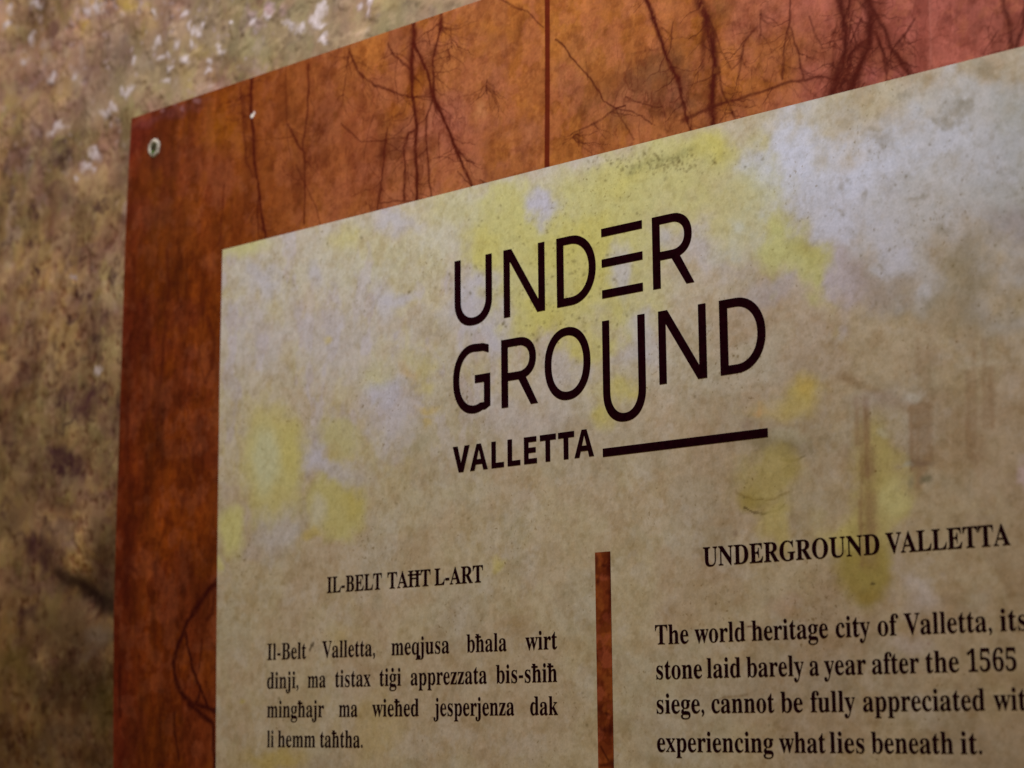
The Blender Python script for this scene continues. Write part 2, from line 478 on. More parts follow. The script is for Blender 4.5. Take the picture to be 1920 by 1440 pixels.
def paint_border(X, Z):
    p = Paint(X, Z)
    x, z = p.x, p.z
    b1 = fbm(x, z, 55, 41, 5); b2 = fbm(x, z, 28, 42, 5); st = fbm(x, z, 40, 43, 5, sx=2.6); f1 = fbm(x, z, 9, 44, 4)
    st2 = fbm(x, z, 16, 45, 4, sx=2.4)
    t = sstep(-330, -60, x + (b1 - 0.5) * 120)
    p.c[:] = lin((134, 66, 22))
    p.mix(t, (176, 106, 58))
    p.mix(sstep(0.45, 0.6, b2) * 0.5 * t, (172, 104, 74))
    p.mix(sstep(0.50, 0.62, b1) * 0.45 * t, (178, 106, 34))
    p.mix(sstep(0.48, 0.62, b2) * 0.5 * (1 - t), (138, 66, 16))
    p.mix(sstep(0.52, 0.64, b1) * 0.5 * (1 - t), (122, 54, 34))
    r = sstep(150, 330, x + (b2 - 0.5) * 120)
    p.mix(r * 0.8, (190, 104, 94))
    p.mix(sstep(0.5, 0.62, st) * 0.4 * (1 - t * 0.4), (108, 44, 18))
    # left strip: darker, streaky
    ls = sstep(-290, -325, x) * sstep(1700, 1610, z)
    p.mul(ls * 0.6, (0.78, 0.60, 0.45))
    p.mul(sstep(0.50, 0.62, st2) * 0.55 * ls, (0.55, 0.42, 0.42))
    p.mul(sstep(0.50, 0.64, f1) * 0.3, (0.68, 0.60, 0.58))
    p.mix(sstep(-385, -424, x + (b2 - 0.5) * 30) * 0.55, (96, 28, 18))
    p.mix(sstep(-350, -400, x) * sstep(1710, 1760, z) * 0.6, (104, 36, 24))
    p.blob(420, 250, 40, 50, (150, 84, 18), 0.7, 0.9, 0.9)
    p.blob(320, 215, 70, 10, (118, 62, 62), 0.5, 0.9, 1.2, ang=-0.33)
    p.blob(780, 165, 26, 60, (176, 98, 22), 0.7, 0.8, 0.6)
    p.blob(742, 200, 14, 40, (168, 88, 24), 0.5, 0.9, 0.8)
    p.blob(840, 240, 60, 80, (176, 100, 84), 0.5, 0.9, 0.9)
    p.blob(1320, 60, 50, 120, (176, 104, 22), 0.6, 0.9, 0.7)
    p.blob(1420, 150, 60, 70, (176, 104, 28), 0.6, 0.9, 0.7)
    p.blob(1100, 80, 90, 60, (178, 112, 46), 0.5, 0.9, 0.8)
    p.blob(1200, 160, 95, 85, (124, 76, 44), 0.60, 0.9, 1.0)
    p.blob(1225, 120, 44, 50, (110, 74, 52), 0.4, 0.9, 1.0)
    p.blob(1280, 190, 30, 40, (92, 62, 48), 0.6, 0.9, 1.0)
    p.blob(1345, 20, 26, 30, (110, 70, 44), 0.5, 0.9, 1.0)
    p.blob(690, 280, 110, 90, (138, 66, 44), 0.55, 0.9, 0.9)
    p.blob(718, 280, 10, 24, (78, 22, 16), 0.7, 0.9, 1.0)
    p.blob(1620, 60, 90, 60, (140, 62, 40), 0.35, 0.9, 0.9)
    p.blob(1640, 140, 14, 30, (206, 116, 110), 0.5, 0.9, 0.8)
    p.blob(1690, 130, 30, 22, (206, 112, 104), 0.5, 0.9, 1.0)
    p.blob(900, 205, 10, 16, (196, 130, 84), 0.6, 0.9, 1.0)
    D = (76, 20, 10)
    for b in ((790, 120, 34, 70, 0.45), (775, 300, 34, 70, 0.40), (730, 260, 44, 60, 0.45), (600, 250, 40, 34, 0.45), (560, 300, 40, 70, 0.35), (700, 180, 60, 40, 0.30), (470, 300, 20, 80, 0.45),
              (1320, 110, 34, 100, 0.55), (1360, 180, 50, 30, 0.5), (1590, 110, 40, 80, 0.50), (1640, 60, 50, 70, 0.40), (1690, 110, 34, 40, 0.4), (1890, 40, 40, 60, 0.4), (1480, 100, 60, 50, 0.25),
              (1245, 200, 60, 40, 0.45), (330, 330, 60, 60, 0.4), (300, 420, 50, 40, 0.4), (540, 210, 16, 20, 0.5), (945, 60, 40, 30, 0.25)):
        p.blob(b[0], b[1], b[2], b[3], (92, 40, 20), b[4], 0.98, 1.3)
    # the narrow painted post and the seam of the printed photograph
    p.stroke([(1026, -60), (1026.5, 150), (1025.5, 330)], 11.5, (104, 34, 14), 0.96, wob=0.05, soft=0.2)
    p.stroke([(1742, -60), (1745, 120)], 4, (200, 120, 104), 0.5, wob=0.3)
    p.stroke([(1728, -60), (1730, 120)], 24, (136, 60, 46), 0.45, wob=0.5)
    R = [
        ([(472, 140), (471, 200), (475, 260), (478, 310), (487, 370), (497, 445)], 8, 0.85), ([(484, 370), (484, 445)], 4, 0.7),
        ([(450, 165), (455, 220), (462, 300), (474, 330)], 5, 0.45), ([(455, 180), (462, 240)], 10, 0.35),
        ([(578, 120), (578, 200), (568, 267), (572, 333), (570, 420)], 5, 0.6), ([(540, 235), (560, 275), (570, 285)], 5, 0.6),
        ([(420, 350), (417, 400), (410, 460)], 5, 0.45), ([(536, 120), (538, 260), (545, 300)], 3, 0.4), ([(555, 310), (590, 380), (600, 420)], 3, 0.5),
        ([(775, 35), (777, 67), (772, 110), (773, 160), (777, 200), (782, 240), (778, 283), (782, 327), (782, 380)], 8, 0.9),
        ([(774, 60), (771, 110), (772, 150)], 14, 0.5),
        ([(777, 83), (790, 110), (800, 133), (813, 180), (827, 213), (847, 260), (863, 300), (890, 358)], 6, 0.85),
        ([(809, 172), (818, 190), (822, 205)], 13, 0.6),
        ([(827, 15), (827, 50), (817, 87), (812, 113), (813, 147), (815, 180)], 6, 0.7), ([(827, 40), (826, 60)], 11, 0.5),
        ([(815, 180), (800, 217), (798, 260), (803, 310), (810, 375)], 5, 0.65), ([(820, 200), (835, 235), (850, 262), (858, 300)], 3, 0.5),
        ([(655, 97), (670, 133), (700, 160), (737, 172), (773, 182), (813, 182)], 4, 0.6), ([(655, 90), (663, 120), (680, 145)], 7, 0.35),
        ([(728, 80), (735, 100), (753, 118), (768, 128)], 4, 0.6), ([(800, 62), (806, 85)], 3, 0.5), ([(840, 95), (842, 110)], 6, 0.5),
        ([(845, 50), (846, 90)], 4, 0.35), ([(745, 100), (740, 150), (748, 190)], 3, 0.4),
        ([(707, 397), (712, 367), (718, 320), (720, 277), (728, 240)], 5, 0.6), ([(713, 380), (745, 376), (780, 377)], 3, 0.6),
        ([(757, 372), (760, 300), (757, 277), (767, 250), (777, 246)], 5, 0.7), ([(640, 232), (662, 252), (677, 267), (705, 264), (725, 262)], 3, 0.6),
        ([(700, 215), (690, 250), (682, 300)], 3, 0.4), ([(823, 250), (824, 300)], 2.5, 0.4), ([(860, 285), (875, 300), (890, 305)], 4, 0.6),
        ([(858, 320), (870, 335), (885, 350)], 3, 0.6), ([(900, 338), (912, 345)], 3, 0.6),
        ([(933, -5), (960, 12), (990, 23), (1005, 40), (1020, 52)], 3, 0.6),
        ([(1040, 73), (1055, 85), (1073, 110), (1107, 147), (1133, 190), (1155, 202), (1173, 197)], 3, 0.75),
        ([(1155, 202), (1185, 210), (1200, 218), (1228, 236)], 2.6, 0.6), ([(1155, 203), (1130, 222), (1105, 238), (1070, 252)], 4, 0.5),
        ([(1155, 205), (1170, 230), (1188, 260)], 3, 0.5), ([(1173, 180), (1190, 190), (1205, 197), (1240, 200)], 3, 0.6),
        ([(913, 150), (913, 175)], 4, 0.5), ([(1100, 115), (1103, 150)], 3, 0.3),
        ([(1206, -30), (1212, 0), (1230, 50), (1250, 107), (1270, 150)], 8, 0.9), ([(1262, 40), (1258, 90), (1250, 110)], 3, 0.5),
        ([(1270, 150), (1281, 190), (1285, 215), (1299, 250)], 6, 0.75), ([(1240, 52), (1254, 60), (1262, 72)], 3, 0.4),
        ([(1300, -30), (1310, 0), (1323, 27), (1333, 67), (1340, 110), (1336, 160), (1336, 240)], 14, 0.85),
        ([(1323, 30), (1318, 80), (1316, 130)], 9, 0.5), ([(1347, 127), (1352, 170), (1366, 200), (1382, 228)], 4, 0.5),
        ([(1328, 30), (1350, 90), (1372, 130), (1390, 110)], 3, 0.4), ([(1420, 50), (1397, 80), (1387, 120), (1385, 150)], 5, 0.45),
        ([(1425, 20), (1427, 66)], 4, 0.45), ([(1480, -20), (1482, 40), (1473, 75), (1466, 150)], 4, 0.6),
        ([(1483, 50), (1498, 100), (1506, 145)], 4, 0.55), ([(1516, 30), (1533, 75), (1543, 92)], 3.5, 0.5), ([(1570, 40), (1560, 70), (1552, 90)], 3, 0.4),
        ([(1278, 228), (1313, 212), (1350, 196), (1397, 184), (1447, 167), (1480, 154), (1533, 145), (1573, 149)], 5, 0.6),
        ([(1565, -30), (1573, 0), (1582, 33), (1586, 93), (1573, 133), (1557, 185)], 13, 0.8),
        ([(1593, -20), (1592, 35)], 5, 0.6), ([(1622, -30), (1627, 0), (1632, 40), (1627, 83), (1612, 127), (1590, 172)], 15, 0.85),
        ([(1615, 80), (1596, 100), (1588, 115)], 7, 0.7), ([(1614, 33), (1602, 62), (1594, 80)], 4, 0.55), ([(1600, 20), (1590, 60)], 4, 0.4),
        ([(1630, 10), (1645, 35), (1657, 52), (1668, 85), (1690, 117), (1708, 142)], 6, 0.65),
        ([(1640, 60), (1655, 95), (1662, 120), (1660, 150)], 5, 0.6), ([(1715, 35), (1698, 62), (1682, 80), (1672, 98)], 4, 0.55),
        ([(1595, 115), (1590, 140), (1575, 165)], 6, 0.6), ([(1620, 100), (1606, 140), (1600, 160)], 5, 0.5), ([(1680, 100), (1700, 120), (1712, 142)], 5, 0.4),
        ([(1560, 180), (1600, 150), (1625, 160)], 16, 0.30), ([(1560, 60), (1565, 100), (1560, 130)], 5, 0.35),
        ([(1878, -30), (1885, 10), (1893, 40), (1897, 90)], 8, 0.55), ([(1925, 0), (1915, 50), (1908, 95)], 7, 0.6), ([(1870, 60), (1850, 90), (1845, 105)], 3, 0.4),
        # left strip
        ([(412, 1090), (393, 1103), (373, 1133), (350, 1167), (337, 1203), (325, 1240), (327, 1267), (337, 1297), (360, 1320), (409, 1334)], 8, 0.8),
        ([(348, 1190), (352, 1215), (360, 1250), (373, 1287), (390, 1326)], 5, 0.65), ([(353, 1320), (377, 1339), (400, 1357), (403, 1445)], 7, 0.65),
        ([(375, 1290), (372, 1310), (366, 1322)], 5, 0.6), ([(402, 1110), (398, 1150), (388, 1160)], 6, 0.4), ([(378, 1200), (375, 1240), (370, 1265)], 3, 0.4),
        ([(327, 1337), (328, 1380), (336, 1425)], 4, 0.5), ([(237, 985), (241, 1027), (238, 1073), (239, 1130)], 14, 0.75),
        ([(240, 1063), (255, 1068), (258, 1078)], 5, 0.6), ([(250, 900), (248, 960), (250, 1020)], 4, 0.4), ([(226, 1250), (224, 1290), (226, 1340)], 6, 0.5),
        ([(268, 1310), (265, 1350), (272, 1400)], 10, 0.3), ([(313, 470), (316, 520), (315, 562)], 5, 0.6), ([(313, 585), (307, 640), (302, 712)], 7, 0.65),
        ([(330, 590), (340, 620), (347, 650)], 7, 0.4), ([(390, 600), (403, 640), (396, 690), (386, 715)], 7, 0.6), ([(370, 640), (378, 690), (384, 712)], 4, 0.5),
        ([(267, 545), (272, 580), (280, 610)], 8, 0.45), ([(240, 745), (238, 800), (240, 860)], 7, 0.55), ([(327, 830), (333, 880), (340, 915)], 9, 0.4),
        ([(245, 900), (247, 960)], 9, 0.5), ([(278, 610), (276, 680), (280, 740)], 8, 0.35), ([(300, 720), (292, 800)], 6, 0.3), ([(255, 480), (250, 560)], 8, 0.35),
        ([(350, 900), (345, 960)], 6, 0.3), ([(362, 470), (366, 530)], 5, 0.3),
        # top strip seam traces
        ([(660, 60), (650, 130), (640, 200)], 4, 0.25), ([(1185, 100), (1240, 90), (1262, 60)], 3, 0.25), ([(1090, 250), (1060, 262)], 4, 0.3),
    ]
    # smudges and fine cracks of the photographed surface
    q1 = fbm(x, z, 10, 47, 5, gain=0.62); q2 = fbm(x, z, 18, 48, 5, gain=0.62); q3 = fbm(x, z, 5.5, 49, 3)
    p.mul(sstep(0.48, 0.64, q1) * 0.50, (0.62, 0.50, 0.44))
    p.mix(sstep(0.52, 0.66, q2) * 0.30 * (0.35 + 0.65 * t), (190, 112, 76))
    p.mul(sstep(0.56, 0.70, q3) * 0.35, (0.62, 0.50, 0.44))
    vs = fbm(x, z, 34, 57, 5, sx=3.2, gain=0.6); vt = fbm(x, z, 60, 58, 5, sx=2.2, gain=0.6)
    lf = sstep(-285, -335, x) * 0.8 + 0.2
    p.c *= np.exp((vs - 0.5) * 0.75 * lf + (vt - 0.5) * 1.0 * lf - 0.05 * lf)[:, None]
    near = np.full(len(x), 0.25)
    for cx_, cy_, r_ in ((560, 300, 40), (740, 260, 60), (800, 200, 50), (700, 330, 40), (1200, 190, 45), (1340, 130, 32), (1400, 160, 34), (1640, 90, 48), (1600, 140, 30), (1890, 40, 34), (480, 300, 24)):
        cx, cz, _ = p.frame(cx_, cy_)
        near += 0.9 * np.exp(-(((x - cx) / r_) ** 2 + ((z - cz) / r_) ** 2) * 1.6)
    for sd, sc, sx_ in ((51, 30, 1.7), (52, 22, 1.2), (53, 36, 2.0)):
        v = 1 - np.abs(2 * fbm(x, z, sc, sd, 4, sx=sx_, gain=0.5) - 1)
        p.mix(sstep(0.955, 0.992, v) * 0.42 * np.clip(near, 0, 1) * sstep(0.44, 0.56, fbm(x, z, 26, sd + 4, 3)), (92, 32, 16))
    for pts, w, a in R:
        left_ = pts[0][0] < 420 and pts[0][1] > 440
        if w >= 5: p.stroke(pts, w * 2.6, (108, 42, 20), a * 0.38, wob=1.3, taper=0.8, soft=0.95)
        loop = left_ and pts[0][1] > 1080
        if left_ and not loop:
            p.stroke(pts, w * 2.0, (66, 16, 8), a * 0.85, wob=1.8, taper=0.7, soft=0.98)
        else:
            p.stroke(pts, w * (1.9 if loop else 1.2), (58, 12, 6) if loop else D, min(1.0, a * (1.5 if loop else 1.2)), wob=1.0, taper=0.75, soft=0.85)
    p.stroke([(1026, -60), (1026.5, 150), (1025.5, 330)], 11.5, (98, 32, 12), 0.96, wob=0.05, soft=0.2)
    # fine root hairs that leave the big roots
    rs = random.Random(12)
    trunks = [r for r in R if r[1] >= 4 and r[0][0][0] > 430]
    for k in range(420):
        pts, w, a = rs.choice(trunks)
        i = rs.randrange(len(pts) - 1); t_ = rs.random()
        sx_ = pts[i][0] + (pts[i + 1][0] - pts[i][0]) * t_; sy_ = pts[i][1] + (pts[i + 1][1] - pts[i][1]) * t_
        d = rs.choice((-1, 1)) * rs.uniform(0.3, 1.3); q = [(sx_, sy_)]
        for j in range(rs.randint(3, 6)):
            st_ = rs.uniform(7, 16)
            d += rs.uniform(-0.5, 0.5)
            q.append((q[-1][0] + math.sin(d) * st_, q[-1][1] + math.cos(d) * st_))
        p.stroke(q, rs.uniform(1.8, 3.6), D, rs.uniform(0.3, 0.65), wob=1.6, taper=0.4, soft=0.7)
    # a dirty halo round the fixing screw
    p.blob(290, 280, 19, 28, (70, 26, 14), 0.55, 0.8, 0.8)
    p.blob(288, 312, 7, 26, (74, 30, 14), 0.45, 0.95, 1.0)
    # chips of white paint
    p.blob(473.5, 217, 3.2, 4.5, (236, 224, 212), 0.95, 0.4, 0.6, ang=0.5)
    p.blob(477, 212, 2.2, 3.5, (226, 210, 200), 0.9, 0.5, 0.6)
    for a, b in ((303, 208), (328, 196), (342, 205), (366, 190), (372, 190)):
        p.blob(a, b, 5, 4, (150, 104, 104), 0.5, 0.8, 0.9)
    return np.clip(p.c * 1.06, 0.003, 0.8)


def build_board():
    V = []; F = []; C = []
    off = 0
    # A: top strip, B: left strip, C: the part that lies under the cream print
    def grid(xs, zs, warp=True):
        nonlocal off
        X, Z = np.meshgrid(xs, zs); X = X.ravel().copy(); Z = Z.ravel()
        eo = ex_out(Z) - LEFT
        w = np.clip((-0.303 - X) / (-0.303 - LEFT), 0, 1)
        Xw = X + eo * w
        V.append(np.stack([Xw, np.zeros_like(X), Z], 1)); F.append(grid_faces(len(xs), len(zs), off)); off += len(X)
        C.append(paint_border(Xw, Z))
        return Xw, Z
    zt = spaced((CT - 0.004, TOPZ, 0.00062))
    grid(spaced((LEFT, 0.40, 0.00066), (0.40, RIGHT, 0.01)), zt)
    zb = spaced((BOT, 1.235, 0.02), (1.235, CT - 0.004, 0.0007))
    grid(spaced((LEFT, -0.296, 0.00062)), zb)
    grid(spaced((-0.296, RIGHT, 0.02)), zb[::12] if (len(zb) - 1) % 12 == 0 else np.append(zb[::12], zb[-1]))
    V = np.concatenate(V); F = np.concatenate(F); C = np.concatenate(C)
    me = mesh_np('front_print', V, F)
    set_color(me, C)
    link('border_print', me, M_BORDER, board)
    # the board itself: a 3 mm sheet with a slightly waving left edge
    zs = np.linspace(BOT, TOPZ, 60)
    ring = [(float(ex_out(q)), float(q)) for q in zs] + [(RIGHT, TOPZ), (RIGHT, BOT)]
    n = len(ring)
    verts = [(a, 0.0002, b) for a, b in ring] + [(a, 0.0032, b) for a, b in ring]
    faces = [tuple(range(n - 1, -1, -1)), tuple(range(n, 2 * n))] + [(i, (i + 1) % n, n + (i + 1) % n, n + i) for i in range(n)]
    mb = bpy.data.meshes.new('backing_sheet')
    mb.from_pydata(verts, [], faces)
    link('backing_sheet', mb, M_EDGE, board)


def paint_cream(X, Z):
    p = Paint(X, Z)
    p.pale = 0.17
    x, z = p.x, p.z
    a1 = fbm(x, z, 70, 61, 5); a2 = fbm(x, z, 34, 62, 5); a3 = fbm(x, z, 12, 63, 5); a4 = fbm(x, z, 48, 64, 5); a5 = fbm(x, z, 5, 65, 4)
    st = fbm(x, z, 30, 66, 4, sx=1.8)
    YEL = (206, 194, 112); YEL2 = (208, 192, 84); LIL = (198, 188, 200); GRY = (186, 182, 168); BEI = (201, 187, 160)
    p.c[:] = lin(BEI)
    p.mix(sstep(0.46, 0.62, a1) * 0.6, (196, 178, 156))
    p.mix(sstep(0.50, 0.62, a2) * 0.4, (200, 182, 160))
    p.mix(sstep(0.50, 0.64, a4) * 0.3, GRY)
    p.mul(sstep(1540, 1440, z + (a1 - 0.5) * 90), (0.90, 0.87, 0.80))
    up = sstep(1440, 1600, z + (a1 - 0.5) * 80)
    # upper area: pale, greenish-cream clouds
    p.mix(up * sstep(150, 40, x + (a2 - 0.5) * 60) * 0.60, (206, 198, 188))
    p.blob(900, 420, 470, 80, (212, 205, 158), 0.40, 0.9, 0.7, ang=-0.25)
    p.mix(sstep(0.52, 0.62, st) * 0.45 * sstep(1420, 1520, z) * sstep(60, -40, x), LIL)
    p.mix(sstep(0.50, 0.62, fbm(x, z, 36, 71, 5)) * 0.26 * sstep(1400, 1480, z) * sstep(120, 60, x), (208, 194, 128))
    m1 = fbm(x, z, 13, 101, 4, gain=0.6); m2 = fbm(x, z, 17, 102, 4, gain=0.6); m3 = fbm(x, z, 10, 103, 4, gain=0.65); m4 = fbm(x, z, 22, 104, 5, gain=0.65)
    p.mul(sstep(0.50, 0.66, m1) * 0.42, (0.90, 0.82, 0.74))
    p.mul(sstep(0.50, 0.66, m2) * 0.42, (0.91, 0.90, 0.80))
    p.mul(sstep(0.48, 0.66, m3) * 0.42, (0.84, 0.81, 0.76))
    p.mix(sstep(0.53, 0.68, m4) * 0.22, (206, 198, 188))
    p.mul(sstep(0.54, 0.68, a3) * 0.32, (0.80, 0.74, 0.60))
    p.mul(sstep(0.54, 0.70, a5) * 0.32, (0.80, 0.74, 0.60))
    # big yellow cloud round the logo and along the top edge
    for b in ((1010, 480, 150, 130, 0.75), (1130, 420, 190, 110, 0.75), (1020, 600, 90, 70, 0.75), (1150, 560, 90, 60, 0.6), (1300, 300, 150, 50, 0.7),
              (920, 470, 60, 60, 0.5), (1500, 480, 70, 80, 0.65), (1400, 400, 110, 70, 0.5), (960, 390, 60, 50, 0.6), (1130, 330, 110, 40, 0.55),
              (860, 380, 70, 40, 0.4), (1180, 360, 120, 50, 0.5)):
        p.blob(b[0], b[1], b[2], b[3], YEL, min(0.9, b[4] * 1.15), 0.7, 0.8)
    for b in ((905, 470, 40, 40, 0.6), (1060, 480, 60, 70, 0.55), (1110, 470, 50, 60, 0.6), (1100, 550, 46, 46, 0.6), (1020, 620, 70, 36, 0.7), (1075, 650, 50, 40, 0.55),
              (1340, 270, 36, 28, 0.7), (1130, 430, 60, 40, 0.5), (1140, 510, 30, 60, 0.6), (1165, 340, 40, 30, 0.5), (1530, 500, 26, 24, 0.5), (1320, 290, 60, 24, 0.5), (640, 450, 30, 22, 0.55)):
        p.blob(b[0], b[1], b[2], b[3], YEL2, b[4], 0.9, 1.1)
    # lilac-grey clearings
    for b in ((1020, 375, 40, 34, 0.95), (1026, 372, 20, 18, 0.6), (900, 575, 38, 55, 0.75), (925, 640, 18, 40, 0.7), (870, 610, 30, 60, 0.35), (1170, 500, 22, 50, 0.7),
              (1260, 440, 24, 24, 0.6), (1330, 480, 60, 40, 0.5), (740, 400, 50, 26, 0.7), (478, 530, 34, 34, 0.6), (590, 520, 20, 34, 0.6),
              (745, 560, 34, 16, 0.7), (715, 560, 18, 40, 0.5), (715, 720, 34, 34, 0.85), (740, 770, 44, 60, 0.5), (590, 850, 26, 40, 0.75), (640, 880, 60, 30, 0.5),
              (520, 1000, 50, 40, 0.35), (1180, 660, 46, 40, 0.5), (1190, 600, 30, 40, 0.6), (630, 640, 90, 60, 0.28), (480, 620, 60, 60, 0.3), (1040, 720, 40, 50, 0.35),
              (1440, 560, 60, 26, 0.5), (930, 760, 60, 40, 0.35), (1000, 800, 70, 40, 0.3)):
        p.blob(b[0], b[1], b[2], b[3], LIL, b[4], 0.75, 1.2)
    # the pale cloud at the upper right
    p.blob(1700, 330, 290, 190, (204, 199, 203), 0.9, 0.8, 0.7)
    p.blob(1575, 335, 135, 112, (212, 208, 226), 0.92, 0.75, 1.0)
    p.blob(1680, 275, 130, 66, (212, 208, 224), 0.85, 0.85, 1.0)
    p.blob(1620, 420, 90, 60, (206, 200, 214), 0.7, 0.8, 0.8)
    p.blob(1850, 320, 60, 50, (210, 205, 220), 0.75, 0.8, 0.9)
    p.blob(1820, 180, 90, 40, (208, 204, 212), 0.6, 0.8, 0.9)
    p.blob(1590, 520, 44, 70, (200, 186, 196), 0.8, 0.6, 0.8)
    p.blob(1500, 520, 66, 70, (206, 200, 120), 0.75, 0.6, 0.9)
    p.blob(1530, 480, 30, 24, (198, 186, 96), 0.6, 0.8, 1.0)
    p.blob(1440, 380, 60, 60, (206, 200, 150), 0.5, 0.9, 0.9)
    rt = sstep(110, 260, x + (a1 - 0.5) * 120)
    p.mul(rt * sstep(1610, 1500, z) * 0.7, (0.84, 0.78, 0.76))
    p.mul(rt * sstep(0.48, 0.62, a2) * 0.5, (0.84, 0.82, 0.76))
    p.blob(1800, 440, 150, 110, (196, 188, 190), 0.55, 0.9, 0.8)
    p.blob(1880, 300, 70, 130, (170, 166, 158), 0.5, 0.9, 1.0)
    p.blob(1900, 420, 60, 40, (158, 142, 140), 0.6, 0.9, 1.0)
    p.blob(1640, 530, 46, 50, (164, 142, 122), 0.6, 0.9, 1.2)
    p.blob(1760, 560, 90, 50, (160, 144, 112), 0.5, 0.9, 1.2)
    p.blob(1850, 540, 60, 80, (150, 132, 100), 0.6, 0.9, 1.2)
    for b in ((1725, 372, 22, 6), (1580, 352, 9, 9), (1634, 240, 14, 10), (1622, 366, 7, 12), (1575, 400, 9, 14), (1800, 215, 14, 20), (1795, 200, 18, 8),
              (1770, 230, 20, 14), (1700, 180, 18, 12), (1770, 430, 10, 14), (1740, 560, 10, 12), (1860, 120, 16, 20), (1640, 265, 20, 10), (1655, 500, 5, 5), (1690, 517, 5, 5)):
        p.blob(b[0], b[1], b[2], b[3], (146, 130, 100), 0.5, 0.9, 1.8)
    # left-hand stains: a yellow ring, a soft one and a yellow drop
    p.blob(512, 862, 58, 116, (206, 192, 112), 0.80, 0.38, 0.5)
    p.blob(545, 845, 22, 70, (204, 186, 90), 0.65, 0.8, 0.5)
    p.blob(505, 785, 44, 30, (202, 182, 96), 0.6, 0.8, 0.6)
    p.blob(510, 940, 46, 28, (196, 176, 92), 0.6, 0.8, 0.6)
    p.blob(500, 862, 24, 74, (204, 196, 146), 0.95, 0.6, 0.6)
    p.blob(640, 812, 50, 44, (196, 182, 114), 0.75, 0.4, 0.6)
    p.blob(620, 848, 20, 12, (186, 158, 84), 0.5, 0.8, 1.0)
    p.blob(636, 955, 58, 62, (198, 182, 96), 0.78, 0.36, 0.5)
    p.blob(600, 965, 16, 34, (204, 190, 156), 0.8, 0.6, 0.9)
    p.blob(664, 930, 22, 40, (188, 164, 56), 0.5, 0.8, 0.8)
    p.blob(585, 1000, 20, 10, (196, 170, 80), 0.7, 0.7, 1.0)
    p.blob(436, 995, 26, 44, (210, 198, 112), 0.85, 0.6, 0.8)
    p.blob(412, 1060, 10, 16, (206, 192, 104), 0.7, 0.7, 0.8)
    p.blob(420, 740, 20, 24, (200, 184, 120), 0.4, 0.9, 1.0)
    p.blob(450, 470, 60, 18, (208, 198, 120), 0.75, 0.7, 0.8, ang=-0.25)
    p.blob(580, 560, 24, 26, (210, 184, 130), 0.45, 0.9, 1.0)
    p.blob(485, 555, 8, 18, (196, 172, 110), 0.5, 0.8, 1.2)
    p.blob(616, 635, 6, 10, (206, 180, 70), 0.6, 0.8, 1.0)
    p.blob(775, 670, 34, 30, (200, 184, 96), 0.5, 0.9, 1.0, ang=-0.8)
    p.blob(765, 700, 22, 14, (204, 168, 100), 0.5, 0.9, 1.0)
    p.blob(797, 725, 16, 18, (206, 188, 84), 0.5, 0.9, 1.0)
    p.blob(700, 690, 30, 30, (206, 200, 130), 0.4, 0.9, 1.0, ang=-0.8)
    p.blob(803, 772, 20, 10, (204, 172, 70), 0.6, 0.8, 1.0)
    p.blob(803, 795, 10, 10, (204, 172, 70), 0.5, 0.8, 1.0)
    p.blob(790, 830, 18, 16, (160, 146, 104), 0.45, 0.9, 1.1)
    p.blob(935, 1056, 14, 14, (204, 184, 70), 0.55, 0.9, 0.9)
    p.blob(1150, 740, 40, 26, (206, 188, 76), 0.65, 0.8, 0.9)
    p.blob(1125, 790, 24, 26, (204, 186, 76), 0.65, 0.8, 0.9)
    p.blob(1190, 735, 16, 10, (206, 184, 70), 0.5, 0.8, 0.9)
    p.blob(1395, 680, 60, 44, (196, 188, 168), 0.4, 0.9, 1.0)
    # lower left yellow wash
    p.blob(520, 1430, 60, 22, (190, 162, 62), 0.7, 0.8, 1.0)
    p.blob(700, 1350, 50, 60, (196, 168, 84), 0.4, 0.9, 1.0)
    p.blob(640, 1190, 44, 24, (196, 170, 90), 0.4, 0.9, 1.0)
    p.blob(960, 1180, 16, 26, (160, 128, 70), 0.5, 0.9, 1.0)
    p.blob(455, 1315, 5, 5, (190, 166, 60), 0.6, 0.9, 1.0)
    # ghost of a ruin and an urn printed at the right
    BR = (148, 118, 84)
    p.blob(1498, 738, 44, 34, (200, 176, 80), 0.75, 0.8, 0.9)
    p.blob(1504, 725, 18, 20, (204, 168, 60), 0.45, 0.9, 0.9)
    p.blob(1470, 770, 66, 22, (196, 170, 86), 0.6, 0.9, 0.9)
    p.blob(1424, 772, 10, 10, (206, 158, 84), 0.6, 0.9, 1.0)
    p.blob(1400, 790, 16, 12, BR, 0.6, 0.9, 1.0)
    p.blob(1450, 838, 66, 26, (140, 120, 76), 0.80, 0.6, 0.5, ang=0.25)
    p.blob(1470, 815, 30, 12, (190, 176, 144), 0.6, 0.8, 0.6)
    p.blob(1480, 828, 40, 14, (176, 160, 122), 0.6, 0.8, 0.9)
    p.blob(1520, 842, 12, 12, (132, 114, 74), 0.6, 0.8, 1.0)
    p.stroke([(1465, 862), (1480, 866), (1497, 863), (1508, 856)], 4, (84, 66, 34), 0.6, soft=0.8)
    p.blob(1436, 905, 66, 54, (182, 160, 78), 0.75, 0.55, 0.7)
    p.blob(1400, 930, 24, 20, (158, 132, 46), 0.7, 0.8, 0.8)
    p.blob(1485, 885, 20, 30, (166, 142, 62), 0.6, 0.8, 0.8)
    p.blob(1440, 948, 44, 14, (160, 136, 62), 0.5, 0.8, 0.8)
    p.stroke([(1395, 950), (1412, 960), (1432, 962), (1455, 957), (1470, 946)], 3, (74, 52, 20), 0.85, soft=0.7)
    p.stroke([(1380, 925), (1410, 936), (1450, 934), (1480, 925)], 3.5, (120, 96, 40), 0.5, soft=0.8)
    p.blob(1450, 1000, 46, 50, (190, 168, 86), 0.75, 0.6, 0.8)
